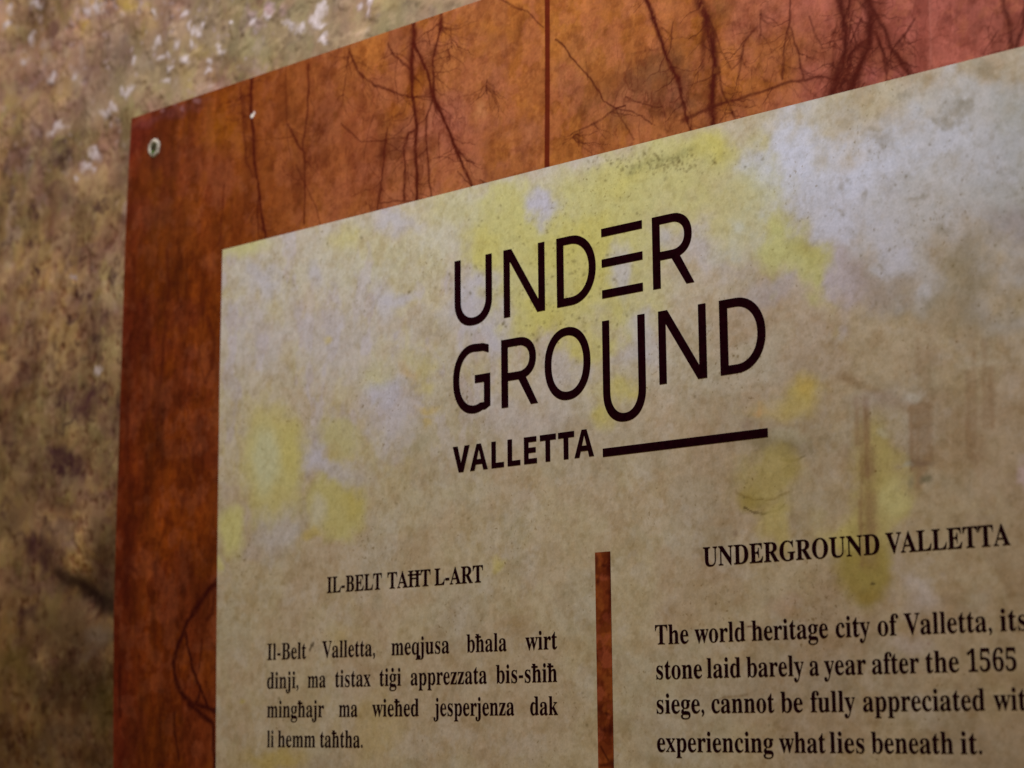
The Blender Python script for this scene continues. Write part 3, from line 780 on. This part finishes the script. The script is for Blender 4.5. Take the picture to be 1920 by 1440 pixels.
    p.blob(1640, 860, 40, 66, (180, 158, 80), 0.8, 0.6, 0.6)
    p.blob(1648, 965, 58, 108, (190, 170, 84), 0.75, 0.5, 0.7)
    p.blob(1678, 930, 26, 30, (204, 190, 118), 0.7, 0.8, 0.9)
    p.blob(1590, 1000, 50, 34, (196, 176, 84), 0.6, 0.8, 0.9)
    p.blob(1626, 1070, 54, 60, (160, 136, 48), 0.85, 0.5, 0.5)
    p.blob(1625, 1110, 26, 20, (150, 120, 40), 0.6, 0.8, 0.8)
    p.blob(1636, 1094, 6, 3, (60, 40, 16), 0.8, 0.6, 0.8)
    for a, y0, y1, w, al in ((1606, 748, 830, 7, 0.55), (1617, 745, 820, 6, 0.3), (1624, 752, 890, 8, 0.75), (1634, 840, 880, 9, 0.5), (1615, 830, 1060, 4, 0.4), (1628, 880, 1050, 22, 0.5),
                             (1612, 940, 1000, 5, 0.5), (1632, 930, 1000, 12, 0.5), (1708, 755, 880, 6, 0.65), (1720, 760, 910, 10, 0.6), (1732, 760, 880, 7, 0.4), (1742, 762, 860, 8, 0.5),
                             (1815, 700, 830, 7, 0.45), (1826, 660, 830, 6, 0.35), (1845, 640, 800, 6, 0.35), (1858, 690, 800, 7, 0.5), (1836, 830, 850, 16, 0.4), (1735, 660, 760, 16, 0.3),
                             (1720, 640, 700, 8, 0.3), (1820, 840, 855, 8, 0.5)):
        p.stroke([(a, y0), (a + 1, (y0 + y1) / 2), (a + 2, y1)], w * 1.35, (140, 108, 76), al * 0.95, wob=0.5, soft=0.95)
    p.stroke([(1578, 706), (1600, 718), (1640, 735), (1672, 750), (1705, 762)], 16, BR, 0.38, wob=0.6, soft=0.9)
    p.stroke([(1580, 708), (1610, 722)], 9, (134, 104, 66), 0.35, wob=0.6, soft=0.9)
    p.stroke([(1640, 735), (1685, 752)], 12, (128, 100, 54), 0.35, wob=0.6, soft=0.9)
    p.blob(1720, 870, 26, 14, (120, 90, 64), 0.6, 0.9, 1.0)
    p.blob(1735, 902, 12, 9, (104, 96, 64), 0.7, 0.9, 1.0)
    p.blob(1708, 905, 5, 12, (120, 110, 88), 0.5, 0.9, 1.0)
    p.blob(1655, 810, 14, 8, (208, 204, 192), 0.25, 0.9, 1.0)
    p.blob(1716, 740, 26, 12, (200, 188, 172), 0.6, 0.9, 1.0)
    p.blob(1701, 872, 8, 9, (204, 204, 190), 0.3, 0.9, 1.0)
    p.blob(1920, 890, 14, 24, (208, 180, 176), 0.7, 0.9, 1.0)
    p.blob(1648, 765, 56, 24, (190, 172, 164), 0.35, 0.9, 1.0)
    p.blob(1840, 680, 46, 8, (204, 194, 172), 0.2, 0.9, 1.0)
    p.blob(1720, 1120, 30, 26, (206, 190, 184), 0.6, 0.9, 1.0)
    p.blob(1690, 1205, 40, 20, (200, 180, 168), 0.45, 0.9, 1.0)
    p.blob(1470, 1150, 40, 24, (176, 136, 98), 0.45, 0.9, 1.0)
    p.blob(1290, 1150, 40, 26, (180, 152, 108), 0.4, 0.9, 1.0)
    p.blob(1377, 1000, 5, 7, (130, 100, 70), 0.6, 0.9, 1.0)
    p.stroke([(1345, 1310), (1370, 1306), (1385, 1304), (1403, 1300)], 4, (120, 92, 52), 0.55, soft=0.9)
    p.stroke([(1403, 1174.5), (1412, 1175.5), (1421, 1173)], 2.6, (88, 30, 16), 0.85, wob=0.3, soft=0.7)
    p.stroke([(581, 1219), (584, 1212), (588, 1206)], 6, (70, 54, 30), 0.8, wob=0.4, soft=0.8)
    p.stroke([(583, 1208), (588, 1212)], 4, (70, 54, 30), 0.6, wob=0.4, soft=0.8)
    p.blob(1740, 1210, 4, 3, (120, 70, 44), 0.5, 0.9, 1.0)
    # dirt specks on the top edge and between the letters
    rs = random.Random(8)
    for k in range(700):
        q = rs.random()
        if q < 0.3: a, b = rs.gauss(1240, 60), 305 + rs.gauss(0, 12)
        elif q < 0.65: a, b = rs.gauss(1030, 90), rs.gauss(520, 80)
        elif q < 0.8: a, b = rs.gauss(1700, 120), rs.gauss(420, 120)
        else: a, b = rs.uniform(430, 1920), rs.uniform(420, 1400)
        if b < 465 - (a - 417) * 0.253 + 6: continue
        r = rs.uniform(1.2, 3.2)
        p.blob(a, b, r, r * rs.uniform(0.7, 1.3), (112, 92, 40), rs.uniform(0.25, 0.65), 0.9, 1.4)
    for b in ((1244, 300, 60, 10), (1190, 315, 30, 10), (1280, 296, 26, 8)):
        p.blob(b[0], b[1], b[2], b[3], (150, 142, 80), 0.35, 0.9, 1.4, ang=-0.25)
    m6 = fbm(x, z, 7, 106, 4, gain=0.65)
    p.mul(sstep(0.50, 0.68, m6) * 0.36, (0.82, 0.78, 0.70))
    m7 = fbm(x, z, 4.0, 107, 3, gain=0.7)
    p.mul(sstep(0.52, 0.78, m7) * 0.42, (0.76, 0.72, 0.62))
    p.c *= np.array([1.075, 1.07, 1.08])
    return np.clip(p.c, 0.02, 0.85)


def build_cream():
    xs = spaced((CL, 0.395, 0.00078), (0.395, CR, 0.008))
    zs = spaced((CB, 1.235, 0.012), (1.235, CT, 0.0009))
    X, Z = np.meshgrid(xs, zs); X = X.ravel(); Z = Z.ravel()
    w = np.clip((0.0 - X) / (0.0 - CL), 0, 1) ** 6
    X = X + (ex_in(Z) - CL) * w
    me = mesh_np('cream_panel', np.stack([X, np.full_like(X, -0.0002), Z], 1), grid_faces(len(xs), len(zs)))
    set_color(me, paint_cream(X, Z))
    link('cream_panel', me, M_CREAM, board)


build_board()
build_cream()

# ------------------------------------------------------------------ lettering
INK_Y = -0.0004


def ink_mesh(name, polys, parent, mat=None, y=INK_Y):
    """polys: outlines (lists of X, Z in mm from the board's middle); each lies a hair above the last"""
    V = []; F = []
    for k, po in enumerate(polys):
        n0 = len(V)
        V += [(a / 1000, y - k * 0.000012, 1.5 + b / 1000) for a, b in po]
        F.append(tuple(range(n0, n0 + len(po))))
    me = bpy.data.meshes.new(name)
    me.from_pydata(V, [], F)
    return link(name, me, mat or M_INK, parent)


def strip(path_out, path_in):
    """quads between two outlines of equal length"""
    return [[path_out[i], path_out[i + 1], path_in[i + 1], path_in[i]] for i in range(len(path_out) - 1)]


def arc(cx, cz, rx, rz, a0, a1, n=28, e=2.0):
    out = []
    for i in range(n + 1):
        t = math.radians(a0 + (a1 - a0) * i / n)
        c, s = math.cos(t), math.sin(t)
        out.append((cx + rx * math.copysign(abs(c) ** (2 / e), c), cz + rz * math.copysign(abs(s) ** (2 / e), s)))
    return out


def quad_mesh(name, quads, rects, parent):
    V = []; F = []
    k = 0
    def add(po, y):
        n0 = len(V)
        V.extend([(a / 1000, y, 1.5 + b / 1000) for a, b in po]); F.append(tuple(range(n0, n0 + len(po))))
    for q in quads: add(q, INK_Y)
    for j, r in enumerate(rects): add(r, INK_Y - 0.000012 * (j + 1))
    me = bpy.data.meshes.new(name)
    me.from_pydata(V, [], F)
    return link(name, me, M_INK, parent)


def rect(x0, z0, x1, z1): return [(x0, z0), (x1, z0), (x1, z1), (x0, z1)]


logo = bpy.data.objects.new('logo', None)
COL.objects.link(logo)
logo.parent = board
logo.matrix_parent_inverse = Matrix.Translation((0, 0, -BOT))
logo.location = (0.075, 0, 1.5)
logo.empty_display_size = 0.05
SV, SH = 5.9, 5.5


def L_U(x0, x1, top, bot, zc):
    cx = (x0 + x1) / 2; rx = (x1 - x0) / 2
    o = [(x0, top)] + arc(cx, zc, rx, zc - bot, 180, 360, e=2.25) + [(x1, top)]
    i = [(x0 + SV, top)] + arc(cx, zc, rx - SV, zc - bot - SH, 180, 360, e=2.15) + [(x1 - SV, top)]
    quad_mesh('letter', strip(o, i), [], logo)


def L_N(x0, x1, top, bot):
    quad_mesh('letter', [], [rect(x0, bot, x0 + SV - .1, top), rect(x1 - SV + .1, bot, x1, top), [(x0 + .3, top), (x0 + 7.3, top), (x1 - .3, bot), (x1 - 7.0, bot)]], logo)


def L_D(x0, x1, top, bot):
    xm = x0 + (x1 - x0) * 0.36; mz = (top + bot) / 2
    o = [(x0 + SV, top)] + arc(xm, mz, x1 - xm, top - mz, 90, -90, e=2.1) + [(x0 + SV, bot)]
    i = [(x0 + SV, top - SH)] + arc(xm, mz, x1 - xm - SV, top - mz - SH, 90, -90, e=2.1) + [(x0 + SV, bot + SH)]
    quad_mesh('letter', strip(o, i), [rect(x0, bot, x0 + SV + .2, top)], logo)


def L_R(x0, xb, top, bot, bz, leg):
    xm = x0 + (xb - x0) * 0.50; mz = (top + bz) / 2
    o = [(x0 + SV, top)] + arc(xm, mz, xb - xm, top - mz, 90, -90, e=2.2) + [(x0 + SV, bz)]
    i = [(x0 + SV, top - SH)] + arc(xm, mz, xb - xm - SV, top - mz - SH, 90, -90, e=2.2) + [(x0 + SV, bz + SH)]
    quad_mesh('letter', strip(o, i), [rect(x0, bot, x0 + SV + .2, top), leg], logo)


def L_O(x0, x1, top, bot):
    cx, cz = (x0 + x1) / 2, (top + bot) / 2
    o = arc(cx, cz, (x1 - x0) / 2, (top - bot) / 2, 0, 360, 64, e=2.15)
    i = arc(cx, cz, (x1 - x0) / 2 - SV, (top - bot) / 2 - SH, 0, 360, 64, e=2.15)
    quad_mesh('letter', strip(o, i), [], logo)


def L_G(x0, x1, top, bot):
    cx, cz = x0 + 19.5, (top + bot) / 2
    rx, rz = 19.5, (top - bot) / 2
    o = [(x1 - 1.2, top - 2.1), (x1 - 6.5, top - .5)] + arc(cx, cz, rx, rz, 82, 292, 40, e=2.15) + [(x1 - 5, bot + 1.6), (x1, bot + 3.9)]
    i = [(x1 - 1.3, top - 7.7), (x1 - 6.5, top - 5.9)] + arc(cx, cz, rx - SV, rz - SH, 82, 292, 40, e=2.15) + [(x1 - 5.9, bot + 6.9), (x1 - 5.9, bot + 6.95)]
    quad_mesh('letter', strip(o, i), [[(x1 - 5.9, bot + 6.9 - 2.2), (x1, bot + 3.9), (x1, 10.2), (x1 - 5.9, 10.2)], rect(-33.7, 4.6, x1 - 3, 10.15)], logo)


L_U(-52.4, -17.3, 92.6, 45.0, 63.0)
L_N(-6.6, 30.3, 92.6, 45.9)
L_D(40.7, 74.1, 92.6, 45.9)
quad_mesh('letter', [], [rect(79.1, 87.1, 112.7, 92.6), rect(79.1, 66.8, 112.7, 72.2), rect(79.1, 46.3, 112.5, 51.8)], logo)
L_R(120.7, 151.8, 92.6, 45.8, 63.8, [(135.2, 64.6), (141.9, 65.6), (153.1, 45.8), (146.8, 45.8)])
L_G(-54.1, -19.4, 31.9, -16.1)
L_R(-9.3, 21.8, 30.9, -15.4, 2.4, [(5.6, 3.2), (12.3, 4.4), (23.3, -15.4), (16.8, -15.4)])
L_O(29.3, 68.5, 31.8, -16.4)
L_U(78.6, 113.4, 31.5, -35.6, -15.0)
L_N(124.1, 161.0, 31.2, -15.4)
L_D(171.1, 204.8, 31.1, -15.5)
T, B = -37.25, -55.2
quad_mesh('letter', [], [[(-54.6, T), (-49.9, T), (-45.0, B), (-49.1, B)], [(-43.5, T), (-38.8, T), (-44.6, B), (-48.7, B)]], logo)
for x0, x1, ta, tb in ((-38.5, -22.1, -32.4, -28.2), (53.9, 70.4, 60.1, 64.4)):
    quad_mesh('letter', [], [[(ta, T), (ta + 3.2, T), (x0 + 4.2, B), (x0, B)], [(tb - 3.2, T), (tb, T), (x1, B), (x1 - 4.2, B)], rect(x0 + 4.3, -51.2, x1 - 4.3, -47.7)], logo)
for x0, x1 in ((-18.8, -7.4), (-4.2, 7.2)):
    quad_mesh('letter', [], [rect(x0, B, x0 + 4.1, T), rect(x0 + 4, B, x1, B + 3.5)], logo)
quad_mesh('letter', [], [rect(10.4, B, 14.5, T), rect(14.4, T - 3.6, 21.4, T), rect(14.4, -48.0, 20.8, -44.5), rect(14.4, B, 21.8, B + 3.4)], logo)
for x0, x1, s0 in ((24.4, 38.3, 29.2), (40.2, 53.9, 44.8)):
    quad_mesh('letter', [], [rect(x0, T - 3.9, x1, T), rect(s0, B, s0 + 4.1, T - 3.8)], logo)
quad_mesh('underline', [], [rect(77.5, -56.6, 204.2, -51.2)], logo)


# serif words, from the serif glyphs of Blender's own built-in text
def serif(s):
    o = ''
    for ch in s:
        ch = {'ħ': 'h', 'Ħ': 'H', 'ġ': 'g'}.get(ch, ch)
        if 'A' <= ch <= 'Z': o += chr(0x1D400 + ord(ch) - 65)
        elif 'a' <= ch <= 'z': o += chr(0x1D41A + ord(ch) - 97)
        elif '0' <= ch <= '9': o += chr(0x1D7CE + ord(ch) - 48)
        else: o += ch
    return o


def glyphs(s, off=0.0):
    c = bpy.data.curves.new('text', 'FONT')
    c.body = serif(s)
    c.resolution_u = 6
    c.offset = off
    o = bpy.data.objects.new('text', c)
    COL.objects.link(o)
    bpy.context.view_layer.update()
    me = bpy.data.meshes.new_from_object(o.evaluated_get(bpy.context.evaluated_depsgraph_get()))
    bpy.data.objects.remove(o)
    V = np.array([v.co[:] for v in me.vertices]); F = [tuple(p.vertices) for p in me.polygons]
    bpy.data.meshes.remove(me)
    return V, F


CAPH = glyphs('H')[0][:, 1].max()


def word(text, x0, x1, px_y, Zb, cap, parent, off=0.0):
    V, F = glyphs(text, off)
    gx0, gx1 = V[:, 0].min(), V[:, 0].max()
    X0 = P(x0, px_y)[0]; X1 = P(x1, px_y)[0]
    s = (X1 - X0) / (gx1 - gx0)
    sz = cap / 1000 / CAPH
    verts = [(X0 + (a - gx0) * s, INK_Y - 0.000006 * (i % 1), Zb + b * sz) for i, (a, b) in enumerate(V[:, :2])]
    faces = list(F)
    def extra(po, d):
        n0 = len(verts)
        verts.extend([(X0 + (a - gx0) * s, INK_Y - d, Zb + b * sz) for a, b in po])
        faces.append(tuple(range(n0, n0 + len(po))))
    for i, ch in enumerate(text):
        if ch in 'ħĦġ':
            g = glyphs(ch)[0]; pre = glyphs(text[:i + 1])[0]
            w = g[:, 0].max() - g[:, 0].min(); xe = pre[:, 0].max(); xs_ = xe - w
            if ch == 'ħ': extra(rect(xs_ - 0.03, 0.535, xs_ + w * 0.62, 0.60), 0.00001)
            elif ch == 'Ħ': extra(rect(xs_ - 0.03, CAPH * 0.70, xe + 0.03, CAPH * 0.79), 0.00001)
            else: extra([(xs_ + w * 0.45 + 0.085 * math.cos(t * math.pi / 6), 0.62 + 0.085 * math.sin(t * math.pi / 6)) for t in range(12)], 0.00001)
    me = bpy.data.meshes.new('word')
    me.from_pydata(verts, [], faces)
    o = link('word', me, M_INK, parent)
    return o


def line(name, words, base, cap, off=0.0):
    """words: (text, x0, x1); base: measured points on the line the words stand on"""
    Zb = sum(P(a, b)[1] for a, b in base) / len(base)
    pa = bpy.data.objects.new(name, None)
    COL.objects.link(pa)
    pa.parent = board
    pa.matrix_parent_inverse = Matrix.Translation((0, 0, -BOT))
    xa = P(words[0][1], base[0][1])[0]
    pa.location = (xa, 0, Zb)
    pa.empty_display_size = 0.02
    bx = np.array([b[0] for b in base]); by = np.array([b[1] for b in base])
    for t, a, b in words:
        yy = float(np.interp((a + b) / 2, bx, by)) - 9
        word(t, a, b, yy, Zb, cap, pa, off)


HO, BO = 0.005, 0.001
line('heading', [('IL-BELT', 613.8, 716.5), ('TAĦT', 727.2, 807.8), ('L-ART', 815.3, 906.3)], [(614.7, 1111.3), (735, 1103), (820, 1097.4), (901.6, 1091.6)], 11.2, HO)
line('heading', [('UNDERGROUND', 1318.7, 1650.3), ('VALLETTA', 1661, 1895.7)], [(1355, 1059.5), (1623, 1040.7), (1894, 1021.3)], 11.4, HO)
line('text_line', [('Il-Belt', 501.7, 574.8), ('Valletta,', 604.5, 703.8), ('meqjusa', 734.5, 843.1), ('bħala', 875.6, 950.5), ('wirt', 985.7, 1045.3)], [(503.5, 1237.1), (740, 1228), (1040.8, 1217.3)], 11.8, BO)
line('text_line', [('dinji,', 501.3, 560.3), ('ma', 577.5, 611.4), ('tistax', 628.9, 695.7), ('tiġi', 712, 752.6), ('apprezzata', 770.5, 913.5), ('bis-sħiħ', 930.6, 1045.3)], [(503.5, 1290.6), (775, 1284.6), (1042.6, 1278.8)], 11.8, BO)
line('text_line', [('mingħajr', 501.3, 608.2), ('ma', 636.1, 671), ('wieħed', 698.4, 785.9), ('jesperjenza', 813.3, 964.9), ('dak', 994.7, 1047)], [(503.5, 1345), (850, 1341.7), (1044.4, 1340.6)], 11.8, BO)
line('text_line', [('li', 501.3, 513.9), ('hemm', 521.5, 591.9), ('taħtha.', 600.6, 680.7)], [(501.7, 1400.7), (677.6, 1401.4)], 11.8, BO)
line('text_line', [('The', 1229, 1291.5), ('world', 1302.9, 1398.1), ('heritage', 1410, 1553.1), ('city', 1567.5, 1632.1), ('of', 1646.1, 1685.5), ('Valletta,', 1695.2, 1860.4), ('its', 1875.5, 1927)], [(1236.6, 1208), (1395, 1201.7), (1550, 1196), (1753.8, 1187.7), (1880, 1183.4)], 11.75, BO)
line('text_line', [('stone', 1231.2, 1316.9), ('laid', 1326, 1389.5), ('barely', 1400.3, 1507.9), ('a', 1518.3, 1536.4), ('year', 1545.6, 1624.6), ('after', 1635.4, 1724.1), ('the', 1736.1, 1798.6), ('1565', 1814.1, 1906.7)], [(1290, 1272), (1520, 1267), (1753.8, 1260.3), (1900, 1257.5)], 11.75, BO)
line('text_line', [('siege,', 1231.9, 1321), ('cannot', 1334.6, 1452.4), ('be', 1464.4, 1505.8), ('fully', 1520.4, 1604.1), ('appreciated', 1618.6, 1847.5), ('wit', 1863.6, 1925)], [(1256, 1337.8), (1580, 1334.6), (1848.5, 1331.3)], 11.75, BO)
line('text_line', [('experiencing', 1232.7, 1450.9), ('what', 1461.6, 1548.4), ('lies', 1556.4, 1621.4), ('beneath', 1634.3, 1788.3), ('it.', 1801.6, 1842.1)], [(1234.5, 1410), (1814, 1412.5)], 11.75, BO)

# ------------------------------------------------------------------ the rust-coloured divider between the two columns
def divider():
    x0, x1, z1, z0 = 0.0698, 0.0823, 1.5 - 0.117, 0.86
    xs = spaced((x0, x1, 0.0006)); zs = spaced((z0, 1.235, 0.01), (1.235, z1, 0.0007))
    X, Z = np.meshgrid(xs, zs); X = X.ravel(); Z = Z.ravel()
    p = Paint(X, Z)
    p.c[:] = lin((140, 70, 28))
    p.mix(sstep(0.45, 0.62, fbm(p.x, p.z, 14, 81, 5)) * 0.6, (104, 36, 16))
    p.mix(sstep(0.50, 0.62, fbm(p.x, p.z, 9, 82, 4)) * 0.6, (160, 78, 48))
    p.mul(sstep(0.52, 0.62, fbm(p.x, p.z, 7, 83, 4)) * 0.6, (0.5, 0.36, 0.36))
    for b in ((1119, 1055, 4, 16), (1143, 1060, 4, 30), (1135, 1063, 6, 5), (1122, 1090, 5, 6), (1145, 1120, 4, 40), (1126, 1330, 7, 12), (1138, 1338, 6, 4), (1136, 1372, 9, 9),
              (1146, 1370, 4, 18), (1147, 1432, 6, 10), (1135, 1438, 16, 6)):
        p.blob(b[0], b[1], b[2], b[3], (62, 12, 8), 0.75, 0.9, 1.0)
    p.stroke([(1128, 1400), (1134, 1412), (1141, 1425)], 4, (60, 14, 8), 0.7, wob=0.3)
    me = mesh_np('divider_bar', np.stack([X, np.full_like(X, -0.0004), Z], 1), grid_faces(len(xs), len(zs)))
    set_color(me, np.clip(p.c, 0.003, 0.8))
    link('divider_bar', me, M_BORDER, board)


divider()


# ------------------------------------------------------------------ the fixing screw at the upper left corner
def lathe(prof, cx, cz, seg=40, rough=0.0, seed=1):
    """prof: (radius, how far it stands out from the board) in mm"""
    rs = random.Random(seed)
    wob = [1 + rough * rs.uniform(-1, 1) for _ in range(seg)]
    V = []; F = []
    for r, h in prof:
        for i in range(seg):
            t = 2 * math.pi * i / seg
            V.append((cx + r * wob[i] * math.cos(t) / 1000, -h / 1000, cz + r * wob[i] * math.sin(t) / 1000))
    for k in range(len(prof) - 1):
        for i in range(seg):
            j = (i + 1) % seg
            F.append((k * seg + i, k * seg + j, (k + 1) * seg + j, (k + 1) * seg + i))
    return V, F


def screw():
    cx, cz = P(289.5, 277.5)
    V, F = lathe([(7.7, 0.0), (7.2, 0.9), (6.2, 1.5), (4.9, 1.3), (4.3, 0.5), (4.2, 0.0)], cx, cz, rough=0.09, seed=3)
    me = bpy.data.meshes.new('screw'); me.from_pydata(V, [], F)
    me.polygons.foreach_set('use_smooth', [True] * len(F))
    cup = link('screw', me, M_STEEL, board)
    # countersunk head with a cross recess cut into it
    V = []; F = []
    n = 48
    rings = [(4.3, 0.1), (4.1, 0.7), (3.4, 1.0), (2.6, 1.08), (1.9, 1.1), (1.2, 1.1), (0.6, 1.1), (0.05, 1.1)]
    for r, h in rings:
        for i in range(n):
            t = 2 * math.pi * i / n + 0.3
            a, b = r * math.cos(t), r * math.sin(t)
            inside = (abs(a) < 0.62 and abs(b) < 2.4) or (abs(b) < 0.62 and abs(a) < 2.4)
            V.append((cx + a / 1000, -(h - (1.3 if inside else 0)) / 1000, cz + b / 1000))
    for k in range(len(rings) - 1):
        for i in range(n):
            j = (i + 1) % n
            F.append((k * n + i, k * n + j, (k + 1) * n + j, (k + 1) * n + i))
    F.append(tuple(range((len(rings) - 1) * n, len(rings) * n)))
    mh = bpy.data.meshes.new('screw_head'); mh.from_pydata(V, [], F)
    link('screw_head', mh, M_SCREW, cup)
    # a crust of green corrosion low in the cup
    V, F = lathe([(2.0, 0.9), (1.7, 1.5), (1.0, 1.8), (0.2, 1.9)], cx - 0.0008, cz - 0.0042, seg=18, rough=0.22, seed=9)
    F.append(tuple(range(3 * 18, 4 * 18)))
    mg = bpy.data.meshes.new('corrosion'); mg.from_pydata(V, [], F)
    link('corrosion', mg, M_GREEN, cup)


screw()
